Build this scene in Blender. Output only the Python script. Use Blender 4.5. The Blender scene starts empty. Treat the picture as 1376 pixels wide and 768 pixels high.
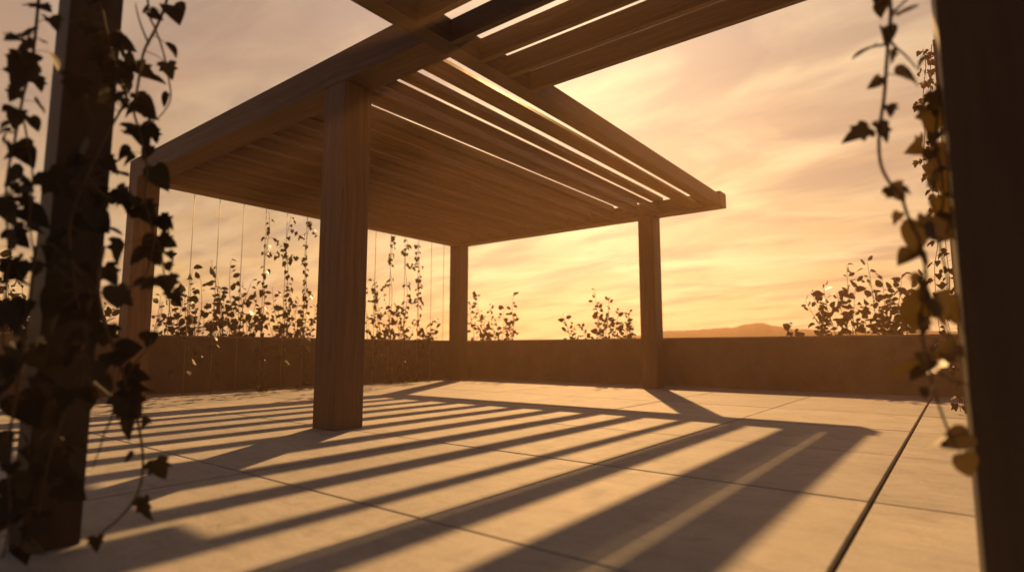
import bpy, bmesh, math, random
from mathutils import Vector, Matrix, noise as mnoise

S = 0.6                      # metres per survey unit (the camera stands one unit above the terrace)
random.seed(7)
scene = bpy.context.scene
COL = scene.collection

# ------------------------------------------------------------------ camera
FPX, CXP, CYP = 770.0, 688.0, 384.0
PITCH = math.atan(86 / 770.0)
YAW = math.atan(601 / math.hypot(770, 86))
cam_d = bpy.data.cameras.new('camera')
cam = bpy.data.objects.new('camera', cam_d)
COL.objects.link(cam)
cam.location = (0, 0, S)
cam.rotation_euler = (math.pi / 2 + PITCH, 0, YAW)
cam_d.sensor_width = 36.0
cam_d.lens = 36.0 * FPX / 1376.0
cam_d.clip_start = 0.02
cam_d.clip_end = 3000
cam_d.dof.use_dof = True
cam_d.dof.focus_distance = 4.6
cam_d.dof.aperture_fstop = 1.0
cam_d.dof.aperture_blades = 7
scene.camera = cam


def ray(x, y):
    u, v = x - CXP, CYP - y
    fw = FPX * math.cos(PITCH) - v * math.sin(PITCH)
    up = v * math.cos(PITCH) + FPX * math.sin(PITCH)
    c, s = math.cos(YAW), math.sin(YAW)
    return Vector((-s * fw + c * u, c * fw + s * u, up))


def on_b(x, y, B):           # survey point on the plane B = const, returned in metres
    d = ray(x, y); k = B * S / d.y
    return Vector((d.x * k, d.y * k, S + d.z * k))


def on_a(x, y, A):
    d = ray(x, y); k = A * S / d.x
    return Vector((d.x * k, d.y * k, S + d.z * k))


def at_d(x, y, dist):        # survey point at a horizontal distance in metres
    d = ray(x, y); k = dist / math.hypot(d.x, d.y)
    return Vector((d.x * k, d.y * k, S + d.z * k))


# ------------------------------------------------------------------ object helpers
def link(name, me, parent=None, mats=()):
    o = bpy.data.objects.new(name, me)
    COL.objects.link(o)
    for m in mats:
        me.materials.append(m)
    if parent is not None:
        o.parent = parent
        o.matrix_parent_inverse = parent.matrix_world.inverted()
    return o


def tag(o, label, cat, group=None, kind=None):
    if label: o['label'] = label
    if cat: o['category'] = cat
    if group: o['group'] = group
    if kind: o['kind'] = kind
    return o


def thing(name, label, cat, loc=(0, 0, 0), group=None):
    o = bpy.data.objects.new(name, None)
    o.empty_display_size = 0.1
    COL.objects.link(o)
    o.location = loc
    o.matrix_world = Matrix.Translation(Vector(loc))
    return tag(o, label, cat, group)


def structure(name, me, mats=()):
    o = link(name, me, None, mats)
    o['kind'] = 'structure'
    return o


def prism(profile, axis, t0, t1, bevel=0.004, seed=0):
    """closed solid: 2-D profile swept along an axis ('A','B','Z'), all in metres, with length-wise UVs"""
    bm = bmesh.new()
    def P(p, t):
        if axis == 'B': return (p[0], t, p[1])
        if axis == 'A': return (t, p[0], p[1])
        return (p[0], p[1], t)
    v0 = [bm.verts.new(P(p, t0)) for p in profile]
    v1 = [bm.verts.new(P(p, t1)) for p in profile]
    n = len(profile)
    bm.faces.new(v0); bm.faces.new(v1[::-1])
    for i in range(n):
        bm.faces.new((v0[i], v1[i], v1[(i + 1) % n], v0[(i + 1) % n]))
    bmesh.ops.recalc_face_normals(bm, faces=bm.faces)
    if bevel:
        bmesh.ops.bevel(bm, geom=list(bm.edges), offset=bevel, segments=2, affect='EDGES', profile=0.6)
    uv = bm.loops.layers.uv.new('UVMap')
    r = random.Random(seed)
    ou, ov = r.uniform(0, 50), r.uniform(0, 50)
    ax = {'A': 0, 'B': 1, 'Z': 2}[axis]
    for f in bm.faces:
        nn = f.normal
        o2 = [i for i in range(3) if i != ax]
        side = max(o2, key=lambda i: abs(nn[i]))
        vv = o2[0] if side == o2[1] else o2[1]
        if abs(nn[ax]) > 0.8:
            for l in f.loops:
                l[uv].uv = (l.vert.co[o2[0]] * 0.25 + ou, l.vert.co[o2[1]] + ov)
        else:
            for l in f.loops:
                l[uv].uv = (l.vert.co[ax] + ou, l.vert.co[vv] + ov + 3.1 * side)
    me = bpy.data.meshes.new('solid')
    bm.to_mesh(me); bm.free()
    return me


def box(a0, a1, b0, b1, z0, z1, axis, bevel=0.004, seed=0):
    a0, a1, b0, b1, z0, z1 = [v * S for v in (a0, a1, b0, b1, z0, z1)]
    if axis == 'B': return prism([(a0, z0), (a1, z0), (a1, z1), (a0, z1)], 'B', b0, b1, bevel, seed)
    if axis == 'A': return prism([(b0, z0), (b1, z0), (b1, z1), (b0, z1)], 'A', a0, a1, bevel, seed)
    return prism([(a0, b0), (a1, b0), (a1, b1), (a0, b1)], 'Z', z0, z1, bevel, seed)


# ------------------------------------------------------------------ materials
def new_mat(name):
    m = bpy.data.materials.new(name)
    m.use_nodes = True
    nt = m.node_tree
    b = nt.nodes['Principled BSDF']
    return m, nt, b


def N(nt, t, **kw):
    n = nt.nodes.new(t)
    for k, v in kw.items():
        if k.startswith('i_'): n.inputs[k[2:].replace('_', ' ')].default_value = v
        else: setattr(n, k, v)
    return n


def ramp(nt, src, stops):
    r = nt.nodes.new('ShaderNodeValToRGB')
    e = r.color_ramp.elements
    while len(e) < len(stops): e.new(0.5)
    for i, (p, c) in enumerate(stops):
        e[i].position = p
        e[i].color = (*c, 1) if len(c) == 3 else c
    nt.links.new(src, r.inputs[0])
    return r


def mix(nt, a, b, fac, mode='MIX'):
    m = nt.nodes.new('ShaderNodeMix')
    m.data_type = 'RGBA'; m.blend_type = mode
    for sock, val in ((m.inputs[0], fac), (m.inputs[6], a), (m.inputs[7], b)):
        if hasattr(val, 'is_linked'): nt.links.new(val, sock)
        else: sock.default_value = val if not isinstance(val, tuple) else (*val, 1)[:4]
    return m.outputs[2]


def wood_material(name, dark, mid, light, rough=0.55):
    m, nt, b = new_mat(name)
    tc = N(nt, 'ShaderNodeTexCoord')
    mp = N(nt, 'ShaderNodeMapping'); mp.inputs['Scale'].default_value = (0.9, 24, 1)
    nt.links.new(tc.outputs['UV'], mp.inputs[0])
    wob = N(nt, 'ShaderNodeTexNoise', i_Scale=1.2, i_Detail=3)
    nt.links.new(tc.outputs['UV'], wob.inputs['Vector'])
    sh = N(nt, 'ShaderNodeVectorMath', operation='MULTIPLY_ADD')
    sh.inputs[1].default_value = (0.0, 3.0, 0)
    nt.links.new(wob.outputs['Color'], sh.inputs[0]); nt.links.new(mp.outputs[0], sh.inputs[2])
    g = N(nt, 'ShaderNodeTexNoise', i_Scale=1.0, i_Detail=7, i_Roughness=0.62)
    nt.links.new(sh.outputs[0], g.inputs['Vector'])
    mp2 = N(nt, 'ShaderNodeMapping'); mp2.inputs['Scale'].default_value = (4, 260, 1)
    nt.links.new(tc.outputs['UV'], mp2.inputs[0])
    g2 = N(nt, 'ShaderNodeTexNoise', i_Scale=1.0, i_Detail=3, i_Roughness=0.6)
    nt.links.new(mp2.outputs[0], g2.inputs['Vector'])
    r = ramp(nt, g.outputs[0], [(0.25, dark), (0.5, mid), (0.75, light)])
    r2 = ramp(nt, g2.outputs[0], [(0.3, (0.62, 0.6, 0.58)), (0.62, (1.1, 1.1, 1.1))])
    c = mix(nt, r.outputs[0], r2.outputs[0], 0.6, 'MULTIPLY')
    bl = N(nt, 'ShaderNodeTexNoise', i_Scale=0.9, i_Detail=4)
    nt.links.new(tc.outputs['Object'], bl.inputs['Vector'])
    r3 = ramp(nt, bl.outputs[0], [(0.3, (0.8, 0.79, 0.78)), (0.7, (1.12, 1.1, 1.08))])
    c = mix(nt, c, r3.outputs[0], 0.8, 'MULTIPLY')
    oi = N(nt, 'ShaderNodeObjectInfo')
    rt_ = ramp(nt, oi.outputs['Random'], [(0, (0.74, 0.75, 0.77)), (0.5, (1.0, 0.98, 0.97)), (1, (1.22, 1.17, 1.1))])
    c = mix(nt, c, rt_.outputs[0], 1.0, 'MULTIPLY')
    kn = N(nt, 'ShaderNodeTexNoise', i_Scale=3.0, i_Detail=2, i_Distortion=1.5)
    mpk = N(nt, 'ShaderNodeMapping'); mpk.inputs['Scale'].default_value = (1.0, 5.0, 1)
    nt.links.new(tc.outputs['UV'], mpk.inputs[0]); nt.links.new(mpk.outputs[0], kn.inputs['Vector'])
    kr = ramp(nt, kn.outputs[0], [(0.27, (0.5, 0.46, 0.42)), (0.36, (1, 1, 1))])
    c = mix(nt, c, kr.outputs[0], 0.7, 'MULTIPLY')
    nt.links.new(c, b.inputs['Base Color'])
    b.inputs['Roughness'].default_value = rough
    b.inputs['Specular IOR Level'].default_value = 0.35
    bp = N(nt, 'ShaderNodeBump', i_Strength=0.35, i_Distance=0.004)
    nt.links.new(g2.outputs[0], bp.inputs['Height'])
    bp2 = N(nt, 'ShaderNodeBump', i_Strength=0.3, i_Distance=0.006)
    nt.links.new(g.outputs[0], bp2.inputs['Height']); nt.links.new(bp.outputs[0], bp2.inputs['Normal'])
    nt.links.new(bp2.outputs[0], b.inputs['Normal'])
    return m


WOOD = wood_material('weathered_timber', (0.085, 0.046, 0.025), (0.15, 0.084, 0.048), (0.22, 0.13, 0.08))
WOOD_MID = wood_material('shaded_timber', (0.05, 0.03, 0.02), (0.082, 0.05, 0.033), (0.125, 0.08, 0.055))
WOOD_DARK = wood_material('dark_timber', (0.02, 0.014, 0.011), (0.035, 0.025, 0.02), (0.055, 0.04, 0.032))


def floor_material():
    m, nt, b = new_mat('terrace_stone')
    tc = N(nt, 'ShaderNodeTexCoord')
    geo = N(nt, 'ShaderNodeNewGeometry')
    n1 = N(nt, 'ShaderNodeTexNoise', i_Scale=2.2, i_Detail=8, i_Roughness=0.62)
    n2 = N(nt, 'ShaderNodeTexNoise', i_Scale=70, i_Detail=6, i_Roughness=0.75)
    n3 = N(nt, 'ShaderNodeTexNoise', i_Scale=7, i_Detail=6, i_Roughness=0.7, i_Distortion=0.8)
    off = N(nt, 'ShaderNodeVectorMath', operation='MULTIPLY_ADD')
    off.inputs[1].default_value = (9, 9, 9)
    nt.links.new(geo.outputs['Random Per Island'], off.inputs[0]); nt.links.new(tc.outputs['Object'], off.inputs[2])
    nt.links.new(off.outputs[0], n1.inputs['Vector'])
    nt.links.new(tc.outputs['Object'], n2.inputs['Vector'])
    nt.links.new(off.outputs[0], n3.inputs['Vector'])
    r1 = ramp(nt, n1.outputs[0], [(0.3, (0.375, 0.375, 0.36)), (0.55, (0.445, 0.445, 0.425)), (0.75, (0.49, 0.485, 0.465))])
    r2 = ramp(nt, n2.outputs[0], [(0.33, (0.78, 0.78, 0.78)), (0.62, (1.08, 1.08, 1.08))])
    c = mix(nt, r1.outputs[0], r2.outputs[0], 0.7, 'MULTIPLY')
    r3 = ramp(nt, n3.outputs[0], [(0.28, (0.55, 0.53, 0.51)), (0.38, (0.82, 0.81, 0.8)), (0.52, (1, 1, 1))])
    c = mix(nt, c, r3.outputs[0], 0.8, 'MULTIPLY')
    n4 = N(nt, 'ShaderNodeTexNoise', i_Scale=16, i_Detail=8, i_Roughness=0.75, i_Distortion=0.3)
    mp4 = N(nt, 'ShaderNodeMapping'); mp4.inputs['Scale'].default_value = (0.35, 1.0, 1.0); mp4.inputs['Rotation'].default_value = (0, 0, 0.12)
    nt.links.new(off.outputs[0], mp4.inputs[0]); nt.links.new(mp4.outputs[0], n4.inputs['Vector'])
    r4 = ramp(nt, n4.outputs[0], [(0.32, (0.78, 0.77, 0.76)), (0.5, (1, 1, 1)), (0.7, (1.1, 1.1, 1.1))])
    c = mix(nt, c, r4.outputs[0], 0.8, 'MULTIPLY')
    rp = ramp(nt, geo.outputs['Random Per Island'], [(0, (0.86, 0.86, 0.88)), (1, (1.07, 1.05, 1.03))])
    c = mix(nt, c, rp.outputs[0], 1.0, 'MULTIPLY')
    nt.links.new(c, b.inputs['Base Color'])
    rr = ramp(nt, n3.outputs[0], [(0.3, (0.62,) * 3), (0.7, (0.8,) * 3)])
    nt.links.new(rr.outputs[0], b.inputs['Roughness'])
    b.inputs['Specular IOR Level'].default_value = 0.25
    ad = N(nt, 'ShaderNodeMath', operation='MULTIPLY_ADD'); ad.inputs[1].default_value = 0.4
    nt.links.new(n2.outputs[0], ad.inputs[0]); nt.links.new(n3.outputs[0], ad.inputs[2])
    bp = N(nt, 'ShaderNodeBump', i_Strength=0.25, i_Distance=0.006)
    nt.links.new(ad.outputs[0], bp.inputs['Height']); nt.links.new(bp.outputs[0], b.inputs['Normal'])
    return m


def plain_material(name, c0, c1, scale, rough=0.85, bump=0.3, dist=0.01):
    m, nt, b = new_mat(name)
    tc = N(nt, 'ShaderNodeTexCoord')
    n1 = N(nt, 'ShaderNodeTexNoise', i_Scale=scale, i_Detail=8, i_Roughness=0.65)
    n2 = N(nt, 'ShaderNodeTexNoise', i_Scale=scale * 14, i_Detail=4, i_Roughness=0.7)
    for n in (n1, n2): nt.links.new(tc.outputs['Object'], n.inputs['Vector'])
    r = ramp(nt, n1.outputs[0], [(0.3, c0), (0.7, c1)])
    r2 = ramp(nt, n2.outputs[0], [(0.35, (0.85,) * 3), (0.65, (1.08,) * 3)])
    c = mix(nt, r.outputs[0], r2.outputs[0], 0.8, 'MULTIPLY')
    if name in ('rendered_wall', 'wall_coping'):      # rain streaks and patches
        ms_ = N(nt, 'ShaderNodeMapping'); ms_.inputs['Scale'].default_value = (1.7, 1.7, 1.1)
        nt.links.new(tc.outputs['Object'], ms_.inputs[0])
        st = N(nt, 'ShaderNodeTexNoise', i_Scale=1.0, i_Detail=6, i_Roughness=0.7)
        nt.links.new(ms_.outputs[0], st.inputs['Vector'])
        sr = ramp(nt, st.outputs[0], [(0.30, (0.62, 0.61, 0.61)), (0.52, (0.95, 0.95, 0.95)), (0.75, (1.2, 1.18, 1.16))])
        c = mix(nt, c, sr.outputs[0], 0.75, 'MULTIPLY')
    nt.links.new(c, b.inputs['Base Color'])
    b.inputs['Roughness'].default_value = rough
    b.inputs['Specular IOR Level'].default_value = 0.2
    bp = N(nt, 'ShaderNodeBump', i_Strength=bump, i_Distance=dist)
    nt.links.new(n2.outputs[0], bp.inputs['Height']); nt.links.new(bp.outputs[0], b.inputs['Normal'])
    return m


STONE = floor_material()
GROUT = plain_material('grout', (0.06, 0.05, 0.045), (0.1, 0.085, 0.075), 20)
RENDERED = plain_material('rendered_wall', (0.105, 0.076, 0.062), (0.175, 0.13, 0.106), 2.5, 0.9, 0.35, 0.006)
COPING = plain_material('wall_coping', (0.22, 0.17, 0.14), (0.28, 0.22, 0.185), 4, 0.85, 0.3, 0.004)
SOIL = plain_material('dry_ground', (0.07, 0.06, 0.04), (0.12, 0.1, 0.065), 0.3, 0.95)
HILL = plain_material('hill_scrub', (0.035, 0.045, 0.035), (0.065, 0.07, 0.055), 0.6, 0.95)
STEM = plain_material('vine_bark', (0.06, 0.04, 0.025), (0.13, 0.085, 0.05), 40, 0.8, 0.4, 0.002)
CABLE, _nt, _b = new_mat('steel_cable')
_b.inputs['Base Color'].default_value = (0.32, 0.28, 0.25, 1)
_b.inputs['Metallic'].default_value = 0.8
_b.inputs['Roughness'].default_value = 0.45
_tc = N(_nt, 'ShaderNodeTexCoord'); _w = N(_nt, 'ShaderNodeTexWave', i_Scale=60.0)
_nt.links.new(_tc.outputs['Object'], _w.inputs['Vector'])
_bp = N(_nt, 'ShaderNodeBump', i_Strength=0.3, i_Distance=0.002)
_nt.links.new(_w.outputs['Color'], _bp.inputs['Height']); _nt.links.new(_bp.outputs[0], _b.inputs['Normal'])


def leaf_material(name, dark, mid, light, trans, tcol):
    m, nt, b = new_mat(name)
    tc = N(nt, 'ShaderNodeTexCoord'); geo = N(nt, 'ShaderNodeNewGeometry')
    n1 = N(nt, 'ShaderNodeTexNoise', i_Scale=26, i_Detail=5)
    nt.links.new(tc.outputs['Object'], n1.inputs['Vector'])
    ad = N(nt, 'ShaderNodeMath', operation='MULTIPLY_ADD'); ad.inputs[1].default_value = 0.35
    sub = N(nt, 'ShaderNodeMath', operation='MULTIPLY'); sub.inputs[1].default_value = 0.8
    nt.links.new(geo.outputs['Random Per Island'], sub.inputs[0])
    nt.links.new(n1.outputs[0], ad.inputs[0]); nt.links.new(sub.outputs[0], ad.inputs[2])
    r = ramp(nt, ad.outputs[0], [(0.15, dark), (0.6, mid), (1.0, light)])
    nt.links.new(r.outputs[0], b.inputs['Base Color'])
    b.inputs['Roughness'].default_value = 0.62 if name == 'shaded_ivy_leaf' else 0.4
    b.inputs['Specular IOR Level'].default_value = 0.22 if name == 'shaded_ivy_leaf' else 0.5
    bp = N(nt, 'ShaderNodeBump', i_Strength=0.3, i_Distance=0.003)
    nt.links.new(n1.outputs[0], bp.inputs['Height']); nt.links.new(bp.outputs[0], b.inputs['Normal'])
    t = N(nt, 'ShaderNodeBsdfTranslucent'); 
    tm = mix(nt, r.outputs[0], tcol, 0.75)
    nt.links.new(tm, t.inputs['Color'])
    ms = N(nt, 'ShaderNodeMixShader'); ms.inputs[0].default_value = trans
    nt.links.new(b.outputs[0], ms.inputs[1]); nt.links.new(t.outputs[0], ms.inputs[2])
    nt.links.new(ms.outputs[0], nt.nodes['Material Output'].inputs['Surface'])
    return m


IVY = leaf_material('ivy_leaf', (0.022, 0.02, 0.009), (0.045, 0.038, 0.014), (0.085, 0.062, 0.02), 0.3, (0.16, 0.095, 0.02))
IVY_SHADE = leaf_material('shaded_ivy_leaf', (0.007, 0.008, 0.005), (0.014, 0.015, 0.008), (0.03, 0.027, 0.014), 0.04, (0.1, 0.07, 0.02))  # darker ivy copy, shade put into its colour and low translucency
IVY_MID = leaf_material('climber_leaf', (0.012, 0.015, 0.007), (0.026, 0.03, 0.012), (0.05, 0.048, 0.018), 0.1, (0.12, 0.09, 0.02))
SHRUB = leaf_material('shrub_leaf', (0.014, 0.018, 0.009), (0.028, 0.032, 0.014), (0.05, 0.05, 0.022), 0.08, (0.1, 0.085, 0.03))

# ------------------------------------------------------------------ ground, terrace
me = bpy.data.meshes.new('ground')
bm = bmesh.new()
R = 58
for ring in (0,):
    vs = [bm.verts.new((R * sx, R * sy, -0.06)) for sx, sy in ((-1, -1), (1, -1), (1, 1), (-1, 1))]
    bm.faces.new(vs)
bm.to_mesh(me); bm.free()
structure('ground', me, [SOIL])

WA, WB, WT = -14.5, 15.6, 1.345        # inner faces of the two parapets, their height
me = box(WA - 0.4, 12, -8, WB + 0.4, -0.095, -0.035, 'Z', 0)
structure('grout_bed', me, [GROUT])

bm = bmesh.new()
a_lines = [-0.53 + 2.085 * k for k in range(-7, 7)]
b_lines = [2.485 + 2.088 * k for k in range(-5, 7)]
a_all = [WA + 0.002] + [a for a in a_lines if a > WA + 0.3]
b_all = [b for b in b_lines if b < WB - 0.3] + [WB - 0.002]
rt = random.Random(3)
for i in range(len(a_all) - 1):
    for j in range(len(b_all) - 1):
        g0 = 0.0105 if abs(a_all[i] + 0.53) < 0.01 else 0.006
        g1 = 0.0105 if abs(a_all[i + 1] + 0.53) < 0.01 else 0.006
        x0, x1 = a_all[i] * S + g0, a_all[i + 1] * S - g1
        y0, y1 = b_all[j] * S + 0.006, b_all[j + 1] * S - 0.006
        dz = rt.uniform(-0.0012, 0.0012)
        z0, z1 = -0.03, dz
        vs = [bm.verts.new(p) for p in ((x0, y0, z0), (x1, y0, z0), (x1, y1, z0), (x0, y1, z0),
                                        (x0, y0, z1), (x1, y0, z1), (x1, y1, z1), (x0, y1, z1))]
        for f in ((4, 5, 6, 7), (0, 1, 5, 4), (1, 2, 6, 5), (2, 3, 7, 6), (3, 0, 4, 7)):
            bm.faces.new([vs[k] for k in f])
top_edges = [e for e in bm.edges if all(v.co.z > -0.01 for v in e.verts)]
bmesh.ops.bevel(bm, geom=top_edges, offset=0.0035, segments=2, affect='EDGES', profile=0.5)
me = bpy.data.meshes.new('terrace'); bm.to_mesh(me); bm.free()
structure('terrace_floor', me, [STONE])

# parapets
w1 = thing('parapet_wall', 'long low rendered wall behind the two far posts with hills above it', 'wall', (0, WB * S, 0))
link('wall_body', box(WA - 0.5, 14, WB, WB + 0.42, -0.1, WT - 0.05, 'A', 0.004, 1), w1, [RENDERED])
link('coping', box(WA - 0.5, 14, WB - 0.012, WB + 0.45, WT - 0.047, WT, 'A', 0.006, 2), w1, [COPING])
w2 = thing('parapet_wall', 'low rendered side wall behind the row of thin cables and climbing vines', 'wall', (WA * S, 4 * S, 0))
link('wall_body', box(WA - 0.42, WA, -7, WB - 0.003, -0.1, WT - 0.05, 'B', 0.004, 3), w2, [RENDERED])
link('coping', box(WA - 0.45, WA + 0.012, -7, WB - 0.016, WT - 0.047, WT, 'B', 0.006, 4), w2, [COPING])

# hills
bm = bmesh.new()
rows = []
def ridge(az):
    pts = [(-80, 0.4), (-40, 0.7), (-30, 0.95), (-26, 1.5), (-23, 1.9), (-19, 2.08), (-17, 2.12), (-15.6, 2.5), (-14.3, 2.62),
           (-13.2, 2.3), (-12, 1.95), (-8, 1.75), (-2, 1.6), (10, 1.3), (50, 0.8)]
    for (x0, y0), (x1, y1) in zip(pts, pts[1:]):
        if x0 <= az <= x1:
            t = (az - x0) / (x1 - x0); t = t * t * (3 - 2 * t)
            return y0 + (y1 - y0) * t
    return 0.4
nseg = 900
for i in range(nseg + 1):
    az = -75 + 120 * i / nseg
    a = math.radians(az)
    el = ridge(az) + 0.10 * mnoise.noise(Vector((az * 0.55, 3.3, 0))) + 0.05 * mnoise.noise(Vector((az * 2.2, 1.1, 0))) + 0.05 * abs(mnoise.noise(Vector((az * 6.5, 7.7, 0))))
    H = S + 48 * math.tan(math.radians(max(el, 0.2)))
    row = []
    for r_, k in ((34, 0), (38, 0.42), (43, 0.75), (48, 1), (51, 0.7), (54, -0.02)):
        rr = r_ + 0.9 * mnoise.noise(Vector((az * 0.3, r_, 0)))
        row.append(bm.verts.new((math.sin(a) * rr, math.cos(a) * rr, -0.1 + H * k + (0.08 * mnoise.noise(Vector((az * 0.9, r_ * 0.6, 5))) if 0 < k < 1 else 0))))
    rows.append(row)
for r0, r1 in zip(rows, rows[1:]):
    for k in range(5):
        f = bm.faces.new((r0[k], r1[k], r1[k + 1], r0[k + 1])); f.smooth = True
bmesh.ops.recalc_face_normals(bm, faces=bm.faces)
me = bpy.data.meshes.new('hills'); bm.to_mesh(me); bm.free()
structure('hills', me, [HILL])

# ------------------------------------------------------------------ pergola
ZB = 4.57
KA = 0.729                               # how far the sun's rays drift sideways per unit of drop
B0, B1 = 4.38, 14.16                     # front faces of the near and far beams
AL, AR = -13.70, -4.70
pg = thing('pergola', 'large timber pergola with angled slat roof on four square posts', 'pergola', (-9.2 * S, 9.5 * S, 0))
for k, (a, b) in enumerate(((-6.66, B0), (-6.66, B1), (AL, B0), (AL, B1))):
    w = 0.45
    if k == 0: a0, a1 = -6.66, -6.2
    elif k == 1: a0, a1 = -6.66, -6.22
    else: a0, a1 = AL, AL + 0.46
    link('post', box(a0, a1, b + 0.003, b + 0.44, 0.0, ZB - 0.003, 'Z', 0.005, 10 + k), pg, [WOOD])
link('beam', box(AL, AR - 0.003, B0, B0 + 0.44, ZB, 5.0, 'A', 0.004, 20), pg, [WOOD])
link('beam', box(AL, -4.43, B1, B1 + 0.44, ZB, 4.94, 'A', 0.004, 21), pg, [WOOD])
link('beam', box(AL, AL + 0.46, B0 + 0.443, B1 - 0.003, ZB, 4.97, 'B', 0.004, 22), pg, [WOOD])

def slat(poly, k):
    me = prism([(a * S, z * S) for a, z in poly], 'B', (B0 + 0.443) * S, (B1 - 0.003) * S, 0.003, 40 + k)
    link('slat', me, pg, [WOOD])
slat([(-5.214, 4.585), (-4.85, 4.585), (-4.94, 4.70), (-5.214, 4.70)], 0)
slat([(-5.078, 4.9), (-4.985, 4.9), (-4.985, 4.935), (-5.078, 4.935)], 30)  # added batten, unseen behind the side beam, dims the light stripe there
slat([(-6.15, 4.9), (-5.92, 4.9), (-5.92, 5.0), (-6.15, 5.0)], 1)
gf = -2.605
xa, xb = gf - KA * 4.572, gf - KA * 4.84
slat([(xa - 0.035, 4.572), (xa, 4.572), (xb + 0.02, 4.84), (xb - 0.03, 4.84)], 2)
for k, (gl, gr) in enumerate(((-3.25, -3.03), (-4.06, -3.73), (-4.83, -4.46), (-5.58, -5.22), (-6.33, -5.98), (-7.08, -6.74),
                              (-7.84, -7.49), (-8.58, -8.24), (-9.33, -8.99))):
    zl, zt = 4.6, 5.0
    f0, f1 = Vector((gl - KA * zl + 0.05, zl)), Vector((gr - KA * zt, zt))     # the broad face turned to the viewer
    # two boards per louvre, the upper one lapped a little over the lower
    def lx(t): return gl - KA * (zl + (zt - zl) * t)
    m0, m1 = f0.lerp(f1, 0.44), f0.lerp(f1, 0.54)
    slat([(lx(0), zl), tuple(f0), (m0.x - 0.045, m0.y), (lx(0.44), m0.y)], 3 + 2 * k)
    slat([(lx(0.54), m1.y), (m1.x + 0.02, m1.y), (f1.x + 0.0, f1.y), (lx(1), zt)], 4 + 2 * k)
link('shade_panel', box(AL + 0.1, -7.53, 6.5, 7.75, 5.004, 5.05, 'A', 0.003, 60), pg, [WOOD])  # added panels, unseen above the slats, to shade the lower left floor
link('shade_panel', box(-7.30, -6.73, 6.5, 7.75, 5.004, 5.05, 'A', 0.003, 61), pg, [WOOD])

# ------------------------------------------------------------------ rafter canopy over the viewer
cn = thing('rafter_canopy', 'dark open rafter canopy joined to the long side beam of the big pergola', 'canopy', (-2.2 * S, 2.6 * S, 0))
ZT = 4.86
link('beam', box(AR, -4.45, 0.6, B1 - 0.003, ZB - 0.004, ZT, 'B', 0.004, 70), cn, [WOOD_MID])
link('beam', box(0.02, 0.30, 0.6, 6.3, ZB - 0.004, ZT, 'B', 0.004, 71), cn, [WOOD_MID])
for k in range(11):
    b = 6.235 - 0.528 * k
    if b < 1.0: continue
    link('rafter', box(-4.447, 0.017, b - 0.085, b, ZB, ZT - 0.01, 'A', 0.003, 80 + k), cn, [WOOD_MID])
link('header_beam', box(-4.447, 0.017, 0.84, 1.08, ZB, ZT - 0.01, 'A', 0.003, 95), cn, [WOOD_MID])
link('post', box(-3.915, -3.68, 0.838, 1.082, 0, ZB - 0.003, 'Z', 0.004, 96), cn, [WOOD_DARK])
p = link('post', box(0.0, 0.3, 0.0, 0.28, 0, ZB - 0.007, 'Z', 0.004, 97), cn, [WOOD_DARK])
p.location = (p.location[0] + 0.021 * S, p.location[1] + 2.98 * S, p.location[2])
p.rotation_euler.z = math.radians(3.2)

# far trellis post behind the right foreground post
tp = thing('trellis_post', 'tall thin timber post with ivy, mostly hidden behind the blurred right post', 'post', (0.1 * S, 11.8 * S, 0))
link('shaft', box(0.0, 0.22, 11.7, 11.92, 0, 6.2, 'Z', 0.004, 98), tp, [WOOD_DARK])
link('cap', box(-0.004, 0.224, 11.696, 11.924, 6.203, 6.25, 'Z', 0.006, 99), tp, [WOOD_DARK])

# ------------------------------------------------------------------ plants
IVY_HALF = [(0.0, 0.02), (0.2, -0.1), (0.42, 0.0), (0.52, 0.16), (0.36, 0.26), (0.5, 0.5), (0.3, 0.52), (0.2, 0.74), (0.0, 1.0)]
HEART_HALF = [(0.0, 0.0), (0.18, -0.1), (0.36, -0.02), (0.45, 0.2), (0.4, 0.45), (0.24, 0.72), (0.0, 1.0)]
OVAL_HALF = [(0.0, 0.0), (0.16, 0.1), (0.29, 0.34), (0.3, 0.58), (0.18, 0.84), (0.0, 1.0)]


class Leaves:
    def __init__(s): s.v, s.f = [], []
    def add(s, base, direction, normal, size, half, rnd, wide=1.0):
        y = direction.normalized()
        x = y.cross(normal)
        if x.length < 1e-4: x = y.orthogonal()
        x.normalize(); z = x.cross(y)
        fold = rnd.uniform(-0.05, 0.7); curl = rnd.uniform(-0.15, 0.55); tw = rnd.uniform(-0.2, 0.2)
        n = len(s.v)
        H = half
        asym = rnd.uniform(0.85, 1.15)
        def pt(px, py):
            zz = fold * abs(px) - curl * py * py + tw * px * py
            return base + (x * px * wide + y * py + z * zz) * size
        spine = [(0, H[0][1]), (0, 0.35), (0, 0.7), (0, H[-1][1])]
        m = len(H)
        for sx in (1, -1):
            k0 = len(s.v)
            for (px, py) in H: s.v.append(pt(sx * px * (asym if sx > 0 else 2 - asym), py))
            s.v.append(pt(0, 0.68)); s.v.append(pt(0, 0.34))
            ids = list(range(k0, k0 + m + 2))
            if sx < 0: ids = ids[::-1]
            s.f.append(ids)
        # weld of the shared spine is not needed: the two halves touch along it
    def build(s, name, mat, parent):
        me = bpy.data.meshes.new(name)
        me.from_pydata([tuple(v) for v in s.v], [], s.f)
        bm = bmesh.new(); bm.from_mesh(me)
        bmesh.ops.remove_doubles(bm, verts=bm.verts, dist=1e-5)
        for f in bm.faces: f.smooth = True
        bm.to_mesh(me); bm.free()
        return link(name, me, parent, [mat])


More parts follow.
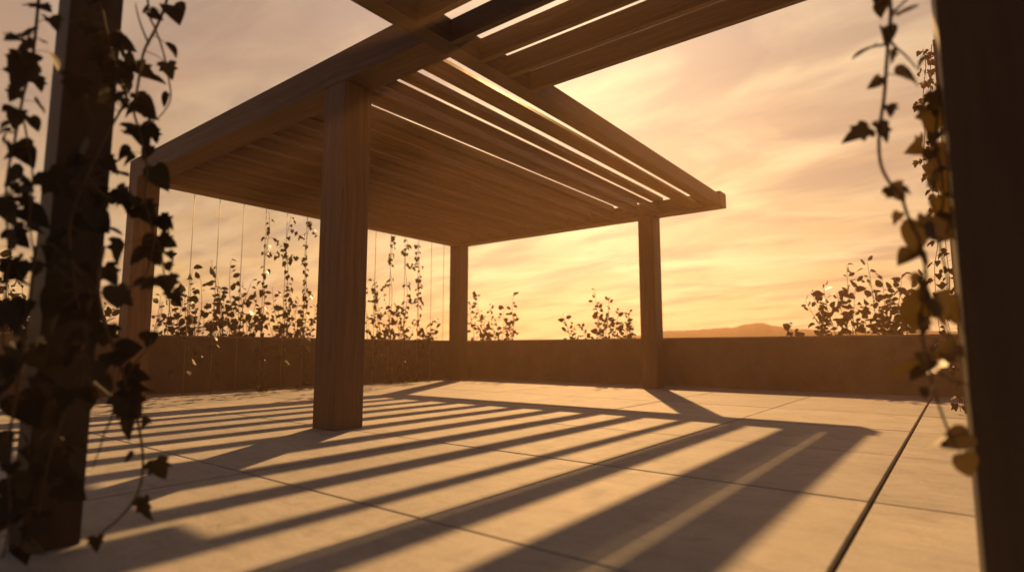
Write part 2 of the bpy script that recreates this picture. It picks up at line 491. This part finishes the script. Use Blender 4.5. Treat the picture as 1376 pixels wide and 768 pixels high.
class Tubes:
    def __init__(s): s.v, s.f = [], []
    def add(s, pts, r0, r1, sides=6):
        n = len(pts); k0 = len(s.v)
        up = None
        for i, p in enumerate(pts):
            t = (pts[min(i + 1, n - 1)] - pts[max(i - 1, 0)])
            if t.length < 1e-7: t = Vector((0, 0, 1))
            t.normalize()
            if up is None: up = t.orthogonal().normalized()
            up = (up - t * up.dot(t))
            up = up.normalized() if up.length > 1e-5 else t.orthogonal().normalized()
            w = t.cross(up)
            r = r0 + (r1 - r0) * i / max(1, n - 1)
            for k in range(sides):
                a = 2 * math.pi * k / sides
                s.v.append(p + (up * math.cos(a) + w * math.sin(a)) * r)
        for i in range(n - 1):
            for k in range(sides):
                a, b = k0 + i * sides + k, k0 + i * sides + (k + 1) % sides
                s.f.append((a, b, b + sides, a + sides))
        s.f.append(tuple(range(k0, k0 + sides))[::-1])
        s.f.append(tuple(range(k0 + (n - 1) * sides, k0 + n * sides)))
    def build(s, name, mat, parent):
        me = bpy.data.meshes.new(name)
        me.from_pydata([tuple(v) for v in s.v], [], s.f)
        for p in me.polygons: p.use_smooth = True
        return link(name, me, parent, [mat])


def smooth(pts, per=6):
    out = []
    n = len(pts)
    for i in range(n - 1):
        p0, p1, p2, p3 = pts[max(i - 1, 0)], pts[i], pts[i + 1], pts[min(i + 2, n - 1)]
        for k in range(per):
            t = k / per
            out.append(0.5 * ((2 * p1) + (p2 - p0) * t + (2 * p0 - 5 * p1 + 4 * p2 - p3) * t * t + (3 * p1 - p0 - 3 * p2 + p3) * t ** 3))
    out.append(pts[-1])
    return out


def rvec(r, z=0.0):
    a = r.uniform(0, 2 * math.pi)
    return Vector((math.cos(a), math.sin(a), z))


def hang_leaf(L, T, p, size, r, half, droop=0.8, pet=0.5):
    out = rvec(r)
    q = p + out * size * pet * r.uniform(0.5, 1.2) + Vector((0, 0, r.uniform(-0.2, 0.35) * size))
    T.add([p, (p + q) / 2 + Vector((0, 0, 0.06 * size)), q], size * 0.022, size * 0.016, 4)
    d = (out * r.uniform(0.3, 1.0) + Vector((0, 0, -droop * r.uniform(0.4, 1.4)))).normalized()
    nrm = (out + Vector((0, 0, r.uniform(0.1, 1.0))) + rvec(r) * 0.7).normalized()
    L.add(q, d, nrm, size, half, r, r.uniform(0.85, 1.15))


# --- cables along the left side of the pergola
CA = AL + 0.04
cable_b = [5.70 + 0.58 * k for k in range(15)]
hidden = {7, 8}
CABLE_R = 0.0042
vined = {0: (0.05, 2.2, 18), 1: (0.05, 2.15, 20), 3: (0.05, 4.5, 74), 4: (0.2, 4.5, 62), 5: (0.05, 4.5, 70), 6: (0.1, 3.2, 40),
         9: (0.2, 3.0, 46), 10: (0.05, 4.5, 72), 11: (0.1, 4.5, 66), 12: (0.05, 4.45, 74), 13: (0.3, 2.0, 16)}
ordn = ['first', 'second', 'third', 'fourth', 'fifth', 'sixth', 'seventh', 'eighth', 'ninth', 'tenth', 'eleventh', 'twelfth', 'thirteenth']
cnt = 0
for k, b in enumerate(cable_b):
    if k in hidden: continue
    T = Tubes()
    P0 = Vector((CA * S, b * S, 0.0)); P1 = Vector((CA * S, b * S, ZB * S))
    T.add([P0, P0.lerp(P1, 0.5), P1], CABLE_R, CABLE_R, 6)
    o = T.build('cable', CABLE, None)
    where = ('bare ' if k not in vined else '') + 'thin vertical cable, ' + ordn[cnt] + ' of the row counted from the left rear post'
    tag(o, where, 'cable', 'cables strung along the side of the pergola')
    cnt += 1
cnt = 0
vn = {0: 'short sparse vine on the cable nearest the left rear post', 1: 'short sparse vine on the second cable, half up the sky gap',
      3: 'full height vine left of the other two full ones in the left bay', 4: 'thin full height vine between two others in the left bay',
      5: 'full height vine next to the big front post, in the left bay', 6: 'partly hidden vine close by the left edge of the big front post',
      9: 'half height vine showing just right of the big front post', 10: 'leafy vine up to the roof, first of the tall ones right of the front post',
      11: 'leafy vine up to the roof, middle of the tall ones right of the front post', 12: 'leafy vine up to the roof, nearest the far corner post',
      13: 'very short vine at the foot of the cable beside the far corner post'}
for k, (z0, z1, nl) in vined.items():
    r = random.Random(100 + k)
    v = thing('climbing_vine', vn[k], 'vine', (CA * S, cable_b[k] * S, 0), 'vines climbing the cables')
    T, L = Tubes(), Leaves()
    pts = []
    n = int((z1 - 0) / 0.12)
    ph, amp = r.uniform(0, 6), r.uniform(0.012, 0.03)
    for i in range(n + 1):
        z = z1 * i / n
        w = 0.02 + amp * mnoise.noise(Vector((z * 0.9, k * 3.7, 0))) * 3
        a = ph + z * 3.2
        pts.append(Vector((CA * S + math.cos(a) * 0.014 + 0.010, cable_b[k] * S + math.sin(a) * 0.016 + w, z * S)))
    pts = smooth(pts, 3)
    T.add(pts, 0.006, 0.0025, 6)
    for j in range(nl):
        t = r.random() ** (1.15 if z1 > 4 else 0.9)
        z = z0 + (z1 - z0) * t
        dens = mnoise.noise(Vector((z * 1.6, k * 9.1, 2)))
        if dens < -0.25 and r.random() < 0.7: continue
        p = pts[min(len(pts) - 1, int(z / z1 * (len(pts) - 1)))]
        sz = r.uniform(0.055, 0.105) * (1.0 if z < 2.6 else 0.82)
        hang_leaf(L, T, p, sz, r, HEART_HALF if r.random() < 0.6 else IVY_HALF, 0.8, 0.6)
    # side shoots
    for j in range(3 if z1 > 4 else 2):
        i0 = r.randrange(len(pts) // 5, len(pts) - 4)
        q = [pts[i0]]
        side = r.choice((-1, 1))
        for s_ in range(7):
            q.append(q[-1] + Vector((r.uniform(-0.02, 0.02), side * r.uniform(0.015, 0.05), r.uniform(-0.05, 0.03))))
        T.add(smooth(q, 3), 0.0028, 0.0014, 5)
        for s_ in range(8):
            hang_leaf(L, T, q[r.randrange(2, len(q))], r.uniform(0.04, 0.07), r, HEART_HALF, 0.7, 0.4)
    T.build('stem', STEM, v); L.build('foliage', IVY_MID, v)


# --- shrubs behind the walls
def shrub(name, label, base, tips, leaf, per, seed, group):
    r = random.Random(seed)
    v = thing(name, label, 'shrub', (base[0], base[1], -0.06), group)
    T, L = Tubes(), Leaves()
    for tip in tips:
        b0 = Vector((base[0] + r.uniform(-0.25, 0.25), base[1] + r.uniform(-0.2, 0.2), -0.05))
        b0.x += (tip.x - base[0]) * 0.45; b0.y += (tip.y - base[1]) * 0.45
        mid = b0.lerp(tip, 0.55) + Vector((r.uniform(-0.06, 0.06), r.uniform(-0.06, 0.06), 0.06))
        pts = smooth([b0, b0.lerp(mid, 0.5) + rvec(r) * 0.03, mid, mid.lerp(tip, 0.5) + rvec(r) * 0.025, tip], 6)
        T.add(pts, 0.009, 0.002, 5)
        m = len(pts)
        nl = int(per * r.uniform(1.0, 1.45) * (0.8 if 'side wall' in label else 1.0))
        for j in range(nl):
            t = 1 - 0.62 * (j / nl) ** 0.9
            p = pts[min(m - 1, int(t * (m - 1)))]
            out = rvec(r, r.uniform(-0.1, 0.9)).normalized()
            sp = 0.015 + 0.13 * (1 - t) + 0.02 * r.random()
            q = p + out * sp * r.uniform(0.3, 1.4)
            T.add([p, q], 0.0022, 0.0014, 4)
            d = (out + Vector((0, 0, r.uniform(-0.5, 0.7)))).normalized()
            L.add(q, d, (rvec(r) + Vector((0, 0, 0.4))).normalized(), leaf * r.uniform(0.5, 1.35), OVAL_HALF if r.random() < 0.7 else HEART_HALF, r, r.uniform(0.75, 1.25))
    T.build('branches', STEM, v); L.build('foliage', SHRUB, v)


G1 = 'shrubs growing behind the walls'
BB = WB + 1.1
def tipsB(l): return [on_b(x, y, BB + random.uniform(-0.35, 0.35)) for x, y in l]
def tipsA(l, a=WA - 0.75): return [on_a(x, y, a + random.uniform(-0.25, 0.25)) for x, y in l]
def base_of(t): return (sum(p.x for p in t) / len(t), sum(p.y for p in t) / len(t))

t = tipsB([(1060, 436), (1082, 404), (1090, 392), (1106, 384), (1138, 356), (1165, 350), (1150, 378), (1186, 372), (1200, 386), (1212, 370), (1226, 380), (1176, 400), (1125, 396), (1240, 372), (1195, 415), (1160, 415), (1215, 410), (1140, 420), (1235, 405), (1105, 425), (1180, 430), (1210, 430)])
shrub('leafy_shrub', 'broad shrub behind the wall at right, above the wide drainage joint', base_of(t), t, 0.11, 18, 1, G1)
t = tipsB([(640, 394), (690, 396), (660, 410), (696, 424), (676, 414), (632, 408), (650, 425), (668, 428), (684, 432), (640, 436), (655, 440)])
shrub('leafy_shrub', 'small shrub above the wall just right of the far corner post', base_of(t), t, 0.095, 18, 2, G1)
t = tipsB([(757, 424), (768, 436), (800, 390), (818, 402), (845, 420), (832, 416), (780, 438), (805, 412), (812, 430), (840, 436), (825, 428), (852, 440)])
shrub('leafy_shrub', 'small spiky shrub above the wall just left of the far right post', base_of(t), t, 0.095, 18, 3, G1)
t = tipsA([(216, 398), (232, 345), (228, 372), (258, 362), (248, 392), (270, 376), (262, 402), (240, 420), (224, 428), (275, 410), (255, 425), (268, 420), (246, 405)])
shrub('leafy_shrub', 'dense shrub over the side wall between the first two cables', base_of(t), t, 0.1, 15, 4, G1)
t = tipsA([(284, 352), (292, 372), (310, 350), (322, 372), (300, 390), (338, 378), (330, 398), (316, 410), (346, 400), (296, 415), (308, 425), (330, 422), (286, 420), (350, 420)])
shrub('leafy_shrub', 'dense shrub over the side wall below the third bare cable', base_of(t), t, 0.1, 16, 5, G1)
t = tipsA([(366, 388), (380, 398), (392, 384), (402, 402), (415, 396), (424, 412), (372, 415), (388, 422), (408, 424), (420, 430), (360, 425), (398, 415)])
shrub('leafy_shrub', 'shrub over the side wall directly left of the big front post', base_of(t), t, 0.095, 15, 6, G1)
t = tipsA([(490, 388), (502, 376), (516, 398), (530, 412), (500, 405), (512, 425), (494, 425), (545, 424), (560, 430), (575, 436), (590, 430), (525, 432), (585, 440), (540, 436)])
shrub('leafy_shrub', 'low shrub over the side wall right of the big front post', base_of(t), t, 0.095, 14, 7, G1)
t = [on_a(x, y, WA - 0.8) for x, y in [(-20, 345), (4, 342), (16, 332), (28, 372), (22, 392), (8, 372), (-8, 365), (34, 405), (14, 408), (-4, 400), (26, 420), (40, 425), (56, 418), (150, 425), (158, 412), (145, 405)]]
shrub('leafy_shrub', 'shrub over the side wall at the left edge, behind the blurred left post', base_of(t), t, 0.1, 16, 8, G1)


# --- foreground ivy
def strand(label, pts, leaves, group, r0=0.004, auto=0, leaf=0.075, seed=0, half=IVY_HALF, mat=None, more=()):
    r = random.Random(seed)
    v = thing('ivy_strand', label, 'ivy', tuple(pts[0]), group)
    T, L = Tubes(), Leaves()
    sp = smooth(pts, 7)
    T.add(sp, r0, r0 * 0.55, 7)
    for mp in more: T.add(smooth(mp, 6), r0 * 0.75, r0 * 0.35, 6)
    right = Vector((math.cos(YAW), math.sin(YAW), 0)); view = ray(688, 384).normalized(); up = Vector((0, 0, 1))
    for c, size, ang, face in leaves:
        a = math.radians(ang)
        d = right * math.cos(a) + up * math.sin(a) + view * r.uniform(-0.35, 0.35)
        base = c - d * size * 0.5
        q = min(sp, key=lambda s_: (s_ - base).length)
        if (q - base).length < size * 1.6: T.add([q, (q + base) / 2 + Vector((0, 0, 0.004)), base], r0 * 0.35, r0 * 0.25, 5)
        nrm = -view * face + right * r.uniform(-1, 1) * (1 - face) + up * r.uniform(0.1, 0.6) + right * r.uniform(-0.3, 0.3)
        L.add(base, d, nrm.normalized(), size, HEART_HALF if r.random() < (0.5 if group == GL else 0.35) else half, r, r.uniform(0.9, 1.2))
    for j in range(auto):
        hang_leaf(L, T, sp[r.randrange(len(sp))], leaf * r.uniform(0.6, 1.15), r, half if r.random() < 0.7 else HEART_HALF, 0.7, 0.7)
    T.build('stem', STEM, v); L.build('foliage', mat or (IVY_SHADE if group == GL else IVY), v)
    return v


GL, GR = 'ivy strands hanging round the left foreground post', 'ivy strands beside the right foreground post'
D = 2.08
def dl(x, y, sz, ang, face=0.8, d=D): return (at_d(x, y, d), 0.82 * sz / FPX * d, ang, face * 0.8)
def pl(l, d=D): return [at_d(x, y, d + 0.02 * math.sin(x * 0.37 + y * 0.11)) for x, y in l]

strand('twisted ivy strand with loops against the sky, upper right of the left post',
       pl([(228, -25), (222, 8), (209, 39), (194, 68), (188, 98), (183, 128), (180, 150), (187, 176), (194, 205), (198, 232), (194, 262), (200, 290), (208, 320), (202, 348), (196, 372)]),
       [dl(236, 20, 34, -60), dl(198, 14, 22, -70, .4), dl(211, 22, 20, -30), dl(188, 85, 26, -10, .5), dl(227, 95, 24, -80), dl(222, 135, 22, -120),
        dl(176, 146, 30, -150), dl(196, 145, 30, -40), dl(192, 182, 36, -60), dl(170, 178, 22, 170, .5), dl(204, 172, 22, -20), dl(232, 66, 24, -40, .15), dl(208, 108, 34, -12, .1),
        dl(214, 240, 36, -70), dl(196, 205, 24, -120, .5), dl(222, 300, 26, -60), dl(226, 325, 26, -20), dl(200, 330, 30, -110), dl(186, 350, 30, -150), dl(208, 345, 24, -60)],
       GL, 0.0046, 7, 0.05, 21,
       more=[pl([(198, -20), (200, 18), (209, 40), (220, 72), (227, 108), (229, 134), (217, 154), (205, 163), (190, 172)]), pl([(200, 60), (188, 30), (182, 5)])])
strand('ivy strand with round dark leaves crossing in front of the left rear post',
       pl([(120, 240), (140, 262), (158, 268), (176, 268), (192, 285), (205, 308), (216, 338), (221, 372), (224, 392)]),
       [dl(152, 266, 28, 190), dl(168, 262, 24, -30), dl(198, 290, 28, -60), dl(216, 300, 24, -40), dl(224, 322, 24, -10), dl(210, 345, 26, -100), dl(225, 384, 30, -75),
        dl(180, 345, 34, 200), dl(160, 342, 36, -120), dl(150, 370, 30, -60), dl(190, 380, 30, 10, .4), dl(172, 402, 30, -40), dl(165, 236, 22, -25, .1), dl(155, 312, 24, -35, .1)],
       GL, 0.0042, 14, 0.055, 22)
strand('long ivy strand whose bare tip curls down to the floor by the left post',
       pl([(140, 330), (132, 380), (140, 430), (154, 470), (168, 510), (180, 545), (188, 580), (192, 612), (190, 645), (180, 672), (160, 696), (138, 714), (124, 728)], 2.02),
       [dl(216, 630, 32, -70, .9, 2.02), dl(194, 686, 34, -75, .9, 2.02), dl(178, 545, 44, -70, .8, 2.02), dl(165, 530, 36, -150, .7, 2.02), dl(188, 520, 34, -60, .8, 2.02), dl(172, 575, 36, -110, .8, 2.02),
        dl(172, 468, 36, 10, .6, 2.02), dl(184, 508, 36, 0, .6, 2.02), dl(150, 480, 36, 180, .5, 2.02), dl(142, 452, 34, -100, .5, 2.02), dl(130, 500, 40, -140, .6, 2.02), dl(205, 452, 24, 30, .6, 2.02), dl(160, 400, 34, -80, .7, 2.02)],
       GL, 0.0048, 8, 0.055, 23,
       more=[pl([(168, 512), (180, 490), (196, 470), (206, 452), (214, 430), (218, 405)], 2.02), pl([(156, 530), (150, 560), (140, 582), (134, 602), (125, 628)], 2.02)])
strand('ivy strand climbing the middle of the left post with brown dead twigs',
       pl([(137, 14), (143, 42), (150, 72), (158, 100), (170, 130), (150, 170), (120, 230), (95, 300), (100, 380), (112, 450), (100, 520), (70, 600), (52, 690)], 2.1),
       [dl(165, 55, 34, -15, .5, 2.1), dl(120, 40, 34, -30, .5, 2.1), dl(100, 120, 40, -80, .5, 2.1), dl(130, 150, 40, -70, .5, 2.1), dl(110, 210, 44, -120, .5, 2.1), dl(80, 250, 44, -60, .5, 2.1), dl(130, 300, 44, -40, .5, 2.1),
        dl(90, 350, 46, -90, .5, 2.1), dl(70, 410, 46, -130, .5, 2.1), dl(120, 420, 44, -50, .5, 2.1), dl(110, 500, 46, -100, .5, 2.1), dl(60, 560, 46, -60, .5, 2.1), dl(80, 630, 44, -20, .5, 2.1), dl(100, 660, 36, -40, .5, 2.1)],
       GL, 0.0042, 80, 0.06, 24, more=[pl([(152, 78), (140, 84), (130, 93)], 2.1)])
strand('ivy strand with large dark leaves against the sky, left of the left post',
       pl([(54, -25), (50, 20), (46, 60), (42, 90), (32, 125), (27, 150), (19, 192), (10, 235), (8, 290), (14, 340), (6, 400), (4, 470)], 2.12),
       [dl(26, 40, 32, 175, .8, 2.12), dl(30, 64, 26, 185, .4, 2.12), dl(26, 105, 44, -110, .9, 2.12), dl(42, 98, 30, -40, .6, 2.12), dl(50, 5, 28, 0, .3, 2.12), dl(22, 205, 40, -160, .8, 2.12), dl(38, 215, 34, -40, .8, 2.12),
        dl(15, 242, 34, 200, .8, 2.12), dl(34, 258, 34, 0, .5, 2.12), dl(8, 285, 36, -80, .8, 2.12), dl(28, 320, 34, -50, .7, 2.12), dl(6, 330, 36, -140, .8, 2.12), dl(48, 290, 34, -30, .6, 2.12), dl(20, 370, 38, -90, .7, 2.12), dl(2, 176, 16, 180, .3, 2.12), dl(12, 420, 36, -60, .8, 2.12)],
       GL, 0.0045, 34, 0.055, 25, more=[pl([(28, 150), (34, 172), (38, 198), (44, 240), (40, 300), (46, 360), (30, 440), (22, 520)], 2.12)])
strand('ivy strand low on the near face of the left post, down to its foot',
       pl([(48, 330), (40, 400), (30, 470), (20, 540), (10, 610), (14, 690), (4, 748)], 2.08),
       [dl(30, 430, 44, -100), dl(14, 500, 46, -140), dl(36, 545, 44, -40), dl(12, 610, 48, -90), dl(30, 660, 44, -60), dl(6, 690, 44, -130), dl(60, 480, 40, -30)],
       GL, 0.0045, 34, 0.06, 26)

DR = 1.72
def pr(l, d=DR): return pl(l, d)
def dr(x, y, sz, ang, face=0.8, d=DR): return (at_d(x, y, d), 0.72 * sz / FPX * d, ang, face * 0.75)
strand('long backlit ivy strand hanging left of the right foreground post',
       pr([(1192, -30), (1197, 15), (1194, 50), (1191, 90), (1188, 130), (1183, 165), (1181, 192), (1184, 222), (1196, 246), (1210, 262), (1220, 290), (1233, 322), (1244, 365), (1241, 400), (1237, 440), (1245, 480), (1254, 520), (1268, 562), (1284, 602)]),
       [dr(1184, 12, 28, -110, .6), dr(1222, 14, 36, 10, .2), dr(1190, 48, 30, -90, .6), dr(1198, 44, 24, -70, .5), dr(1158, 70, 40, 205, .1), dr(1174, 112, 24, -130, .8), dr(1222, 104, 40, -15, .9),
        dr(1152, 176, 42, 200, .12), dr(1188, 178, 38, -70, .9), dr(1207, 262, 34, -60, .9), dr(1232, 318, 52, -100, .95), dr(1216, 346, 34, -150, .8), dr(1248, 345, 38, -40, .8),
        dr(1228, 415, 56, -140, .95), dr(1250, 395, 44, -30, .8), dr(1240, 440, 36, -110, .6), dr(1268, 418, 48, -50, .9), dr(1200, 474, 14, -90, .8), dr(1240, 497, 50, 215, .3), dr(1274, 466, 36, 60, .3),
        dr(1286, 588, 38, -160, .6), dr(1252, 594, 34, 220, .2), dr(1300, 626, 36, -70, .7), dr(1212, 502, 46, 205, .06), dr(1262, 300, 44, 20, .9)],
       GR, 0.005, 14, 0.042, 31,
       more=[pr([(1194, 52), (1204, 64), (1216, 74), (1232, 92)]), pr([(1197, 18), (1214, 4), (1228, -14)]), pr([(1191, 60), (1170, 64), (1150, 76)]), pr([(1244, 480), (1262, 500), (1285, 512), (1300, 516)])])
strand('golden translucent ivy leaves clustered against the left edge of the right foreground post',
       pr([(1262, -30), (1258, 60), (1262, 130), (1256, 200), (1266, 260), (1262, 320), (1274, 380), (1270, 430), (1284, 480)], 1.9),
       [dr(1254, 165, 54, -100, .95, 1.9), dr(1262, 140, 46, -60, .9, 1.9), dr(1258, 220, 56, -120, .95, 1.9), dr(1266, 285, 50, -80, .9, 1.9), dr(1272, 312, 48, -130, .9, 1.9), dr(1278, 420, 44, -60, .8, 1.9), dr(1230, 200, 34, 200, .1, 1.9), dr(1270, 250, 44, -40, .9, 1.9)],
       GR, 0.004, 12, 0.05, 32)

# ivy on the far trellis post
TB = 11.6
def pt_(l): return [on_b(x, y, TB + 0.04 * math.sin(x + y)) for x, y in l]
lab = ['small leaved ivy on the hidden far post, outermost strand with leaves from the top down', 'small leaved ivy on the hidden far post, inner strand nearest the timber']
for k, l in enumerate(([(1240, 66), (1244, 85), (1242, 110), (1240, 140), (1243, 175), (1241, 210), (1246, 240), (1258, 270), (1262, 300), (1260, 330), (1256, 360), (1258, 400), (1262, 440), (1268, 480), (1282, 525)],
                       [(1252, 60), (1250, 110), (1254, 150), (1256, 190), (1258, 230), (1262, 265), (1268, 300), (1272, 340), (1276, 380), (1272, 420), (1280, 460), (1284, 500), (1290, 540)])):
    P = pt_(l)
    P[-1].z = 0.02
    strand(lab[k], P, [], 'ivy on the far trellis post', 0.004, 80, 0.07, 41 + k, mat=IVY_SHADE)

# ------------------------------------------------------------------ light
SUN_DIR = Vector((-KA, 1.237, 1.0)).normalized()
sun_d = bpy.data.lights.new('sun', 'SUN')
sun = bpy.data.objects.new('sun', sun_d); COL.objects.link(sun)
sun_d.energy = 5.0
sun_d.angle = math.radians(0.7)
sun_d.color = (1.0, 0.535, 0.195)
sun.rotation_euler = (-SUN_DIR).to_track_quat('-Z', 'Y').to_euler()
sun.location = (0, 0, 8)
EL = math.asin(SUN_DIR.z); AZ = math.atan2(SUN_DIR.x, SUN_DIR.y)

world = bpy.data.worlds.new('World'); scene.world = world
world.use_nodes = True
nt = world.node_tree
bg = nt.nodes['Background']
sky = N(nt, 'ShaderNodeTexSky', sky_type='NISHITA')
sky.sun_disc = False; sky.sun_elevation = EL; sky.sun_rotation = AZ % (2 * math.pi)
sky.air_density = 1.5; sky.dust_density = 4.0
tc = N(nt, 'ShaderNodeTexCoord')
sep = N(nt, 'ShaderNodeSeparateXYZ'); nt.links.new(tc.outputs['Generated'], sep.inputs[0])
def M(op, a, b=None, c=None, clamp=False):
    m = nt.nodes.new('ShaderNodeMath'); m.operation = op; m.use_clamp = clamp
    for i, v in enumerate((a, b, c)):
        if v is None: continue
        if hasattr(v, 'is_linked'): nt.links.new(v, m.inputs[i])
        else: m.inputs[i].default_value = v
    return m.outputs[0]
def dotv(v):
    n = N(nt, 'ShaderNodeVectorMath', operation='DOT_PRODUCT'); n.inputs[1].default_value = tuple(v)
    nt.links.new(tc.outputs['Generated'], n.inputs[0]); return n.outputs['Value']
z = sep.outputs[2]
# evening colours by height on the sunny side
front = ramp(nt, M('MAXIMUM', z, 0.0), [(0.0, (1.5, 1.1, 0.52)), (0.1, (1.1, 0.74, 0.32)), (0.25, (0.80, 0.48, 0.225)), (0.40, (0.62, 0.395, 0.245)), (0.56, (0.46, 0.33, 0.265)), (0.64, (0.06, 0.05, 0.055)), (1.0, (0.02, 0.02, 0.022))])
back = ramp(nt, M('MAXIMUM', z, 0.0), [(0.0, (0.17, 0.155, 0.19)), (0.3, (0.17, 0.165, 0.21)), (0.6, (0.05, 0.053, 0.07)), (1.0, (0.015, 0.016, 0.022))])
hd = dotv(Vector((SUN_DIR.x, SUN_DIR.y, 0)).normalized())
side = N(nt, 'ShaderNodeMapRange', interpolation_type='SMOOTHSTEP')
side.inputs[1].default_value = -0.15; side.inputs[2].default_value = 0.5
flat = M('SQRT', M('MAXIMUM', M('SUBTRACT', 1.0, M('MULTIPLY', z, z)), 0.02))
nt.links.new(M('DIVIDE', hd, flat), side.inputs[0])
base = mix(nt, back.outputs[0], front.outputs[0], side.outputs[0])
# cloud sheets: the direction projected on a high plane, so streaks run flat near the horizon
den = M('ADD', M('MAXIMUM', z, 0.0), 0.16)
cv = N(nt, 'ShaderNodeCombineXYZ')
nt.links.new(M('DIVIDE', sep.outputs[0], den), cv.inputs[0]); nt.links.new(M('DIVIDE', sep.outputs[1], den), cv.inputs[1])
mp = N(nt, 'ShaderNodeMapping'); mp.inputs['Rotation'].default_value = (0, 0, math.radians(-52)); mp.inputs['Scale'].default_value = (1.0, 1.9, 1)
nt.links.new(cv.outputs[0], mp.inputs[0])
c1 = N(nt, 'ShaderNodeTexNoise', i_Scale=1.25, i_Detail=9, i_Roughness=0.53, i_Distortion=0.6)
nt.links.new(mp.outputs[0], c1.inputs['Vector'])
mp2 = N(nt, 'ShaderNodeMapping'); mp2.inputs['Rotation'].default_value = (0, 0, math.radians(-40)); mp2.inputs['Scale'].default_value = (1.3, 3.4, 1); mp2.inputs['Location'].default_value = (4.2, 1.7, 0)
nt.links.new(cv.outputs[0], mp2.inputs[0])
c2 = N(nt, 'ShaderNodeTexNoise', i_Scale=1.3, i_Detail=8, i_Roughness=0.55, i_Distortion=0.4)
nt.links.new(mp2.outputs[0], c2.inputs['Vector'])
bright = ramp(nt, c1.outputs[0], [(0.43, (0, 0, 0)), (0.64, (1, 1, 1))])
dark = ramp(nt, c2.outputs[0], [(0.46, (0, 0, 0)), (0.64, (1, 1, 1))])
LOW = Vector((SUN_DIR.x, SUN_DIR.y, 0)).normalized(); LOW = Vector((LOW.x, LOW.y, 0.16)).normalized()
glow = M('POWER', M('MAXIMUM', dotv(LOW), 0.0), 6.0)
lit = mix(nt, (0.66, 0.485, 0.35), (1.7, 1.18, 0.53), glow)
litc = mix(nt, (0.18, 0.17, 0.2), lit, side.outputs[0])
low = N(nt, 'ShaderNodeMapRange', interpolation_type='SMOOTHSTEP')
low.inputs[1].default_value = 0.66; low.inputs[2].default_value = 0.56
nt.links.new(z, low.inputs[0])
col = mix(nt, base, litc, M('MULTIPLY', M('MULTIPLY', bright.outputs[0], low.outputs[0]), 0.8))
shade = mix(nt, (0.06, 0.055, 0.06), (0.42, 0.275, 0.195), side.outputs[0])
col = mix(nt, col, shade, M('MULTIPLY', M('MULTIPLY', dark.outputs[0], low.outputs[0]), 0.62))
g2 = mix(nt, col, (0.9, 0.62, 0.28), M('MULTIPLY', M('POWER', M('MAXIMUM', dotv(LOW), 0.0), 14.0), 0.6), 'ADD')
nsk = mix(nt, (0, 0, 0), sky.outputs[0], 0.012)
tot = mix(nt, g2, nsk, 1.0, 'ADD')
nt.links.new(tot, bg.inputs['Color'])
bg.inputs['Strength'].default_value = 0.54

# ------------------------------------------------------------------ air
me = bpy.data.meshes.new('haze')
bm = bmesh.new(); bmesh.ops.create_cube(bm, size=1.0)
bmesh.ops.scale(bm, vec=(122, 122, 5.3), verts=bm.verts)
bmesh.ops.translate(bm, vec=(0, 0, -1.1 + 2.65), verts=bm.verts)
bm.to_mesh(me); bm.free()
hm = bpy.data.materials.new('evening_haze'); hm.use_nodes = True
hn = hm.node_tree; hn.nodes.clear()
ho = hn.nodes.new('ShaderNodeOutputMaterial'); hv = hn.nodes.new('ShaderNodeVolumePrincipled')
hv.inputs['Color'].default_value = (0.98, 0.6, 0.31, 1)
hv.inputs['Density'].default_value = 0.0095
hv.inputs['Anisotropy'].default_value = 0.66
hn.links.new(hv.outputs[0], ho.inputs['Volume'])
hz = link('haze', me, None, [hm]); hz['kind'] = 'stuff'

# ------------------------------------------------------------------ render settings
vs = scene.view_settings
vs.view_transform = 'Standard'; vs.look = 'None'; vs.gamma = 1.0; vs.exposure = 0.32; vs.use_curve_mapping = False
cy = scene.cycles
cy.use_denoising = True
cy.max_bounces = 8; cy.diffuse_bounces = 4; cy.transmission_bounces = 6; cy.volume_bounces = 1; cy.transparent_max_bounces = 8
cy.sample_clamp_indirect = 6.0
cy.use_adaptive_sampling = False
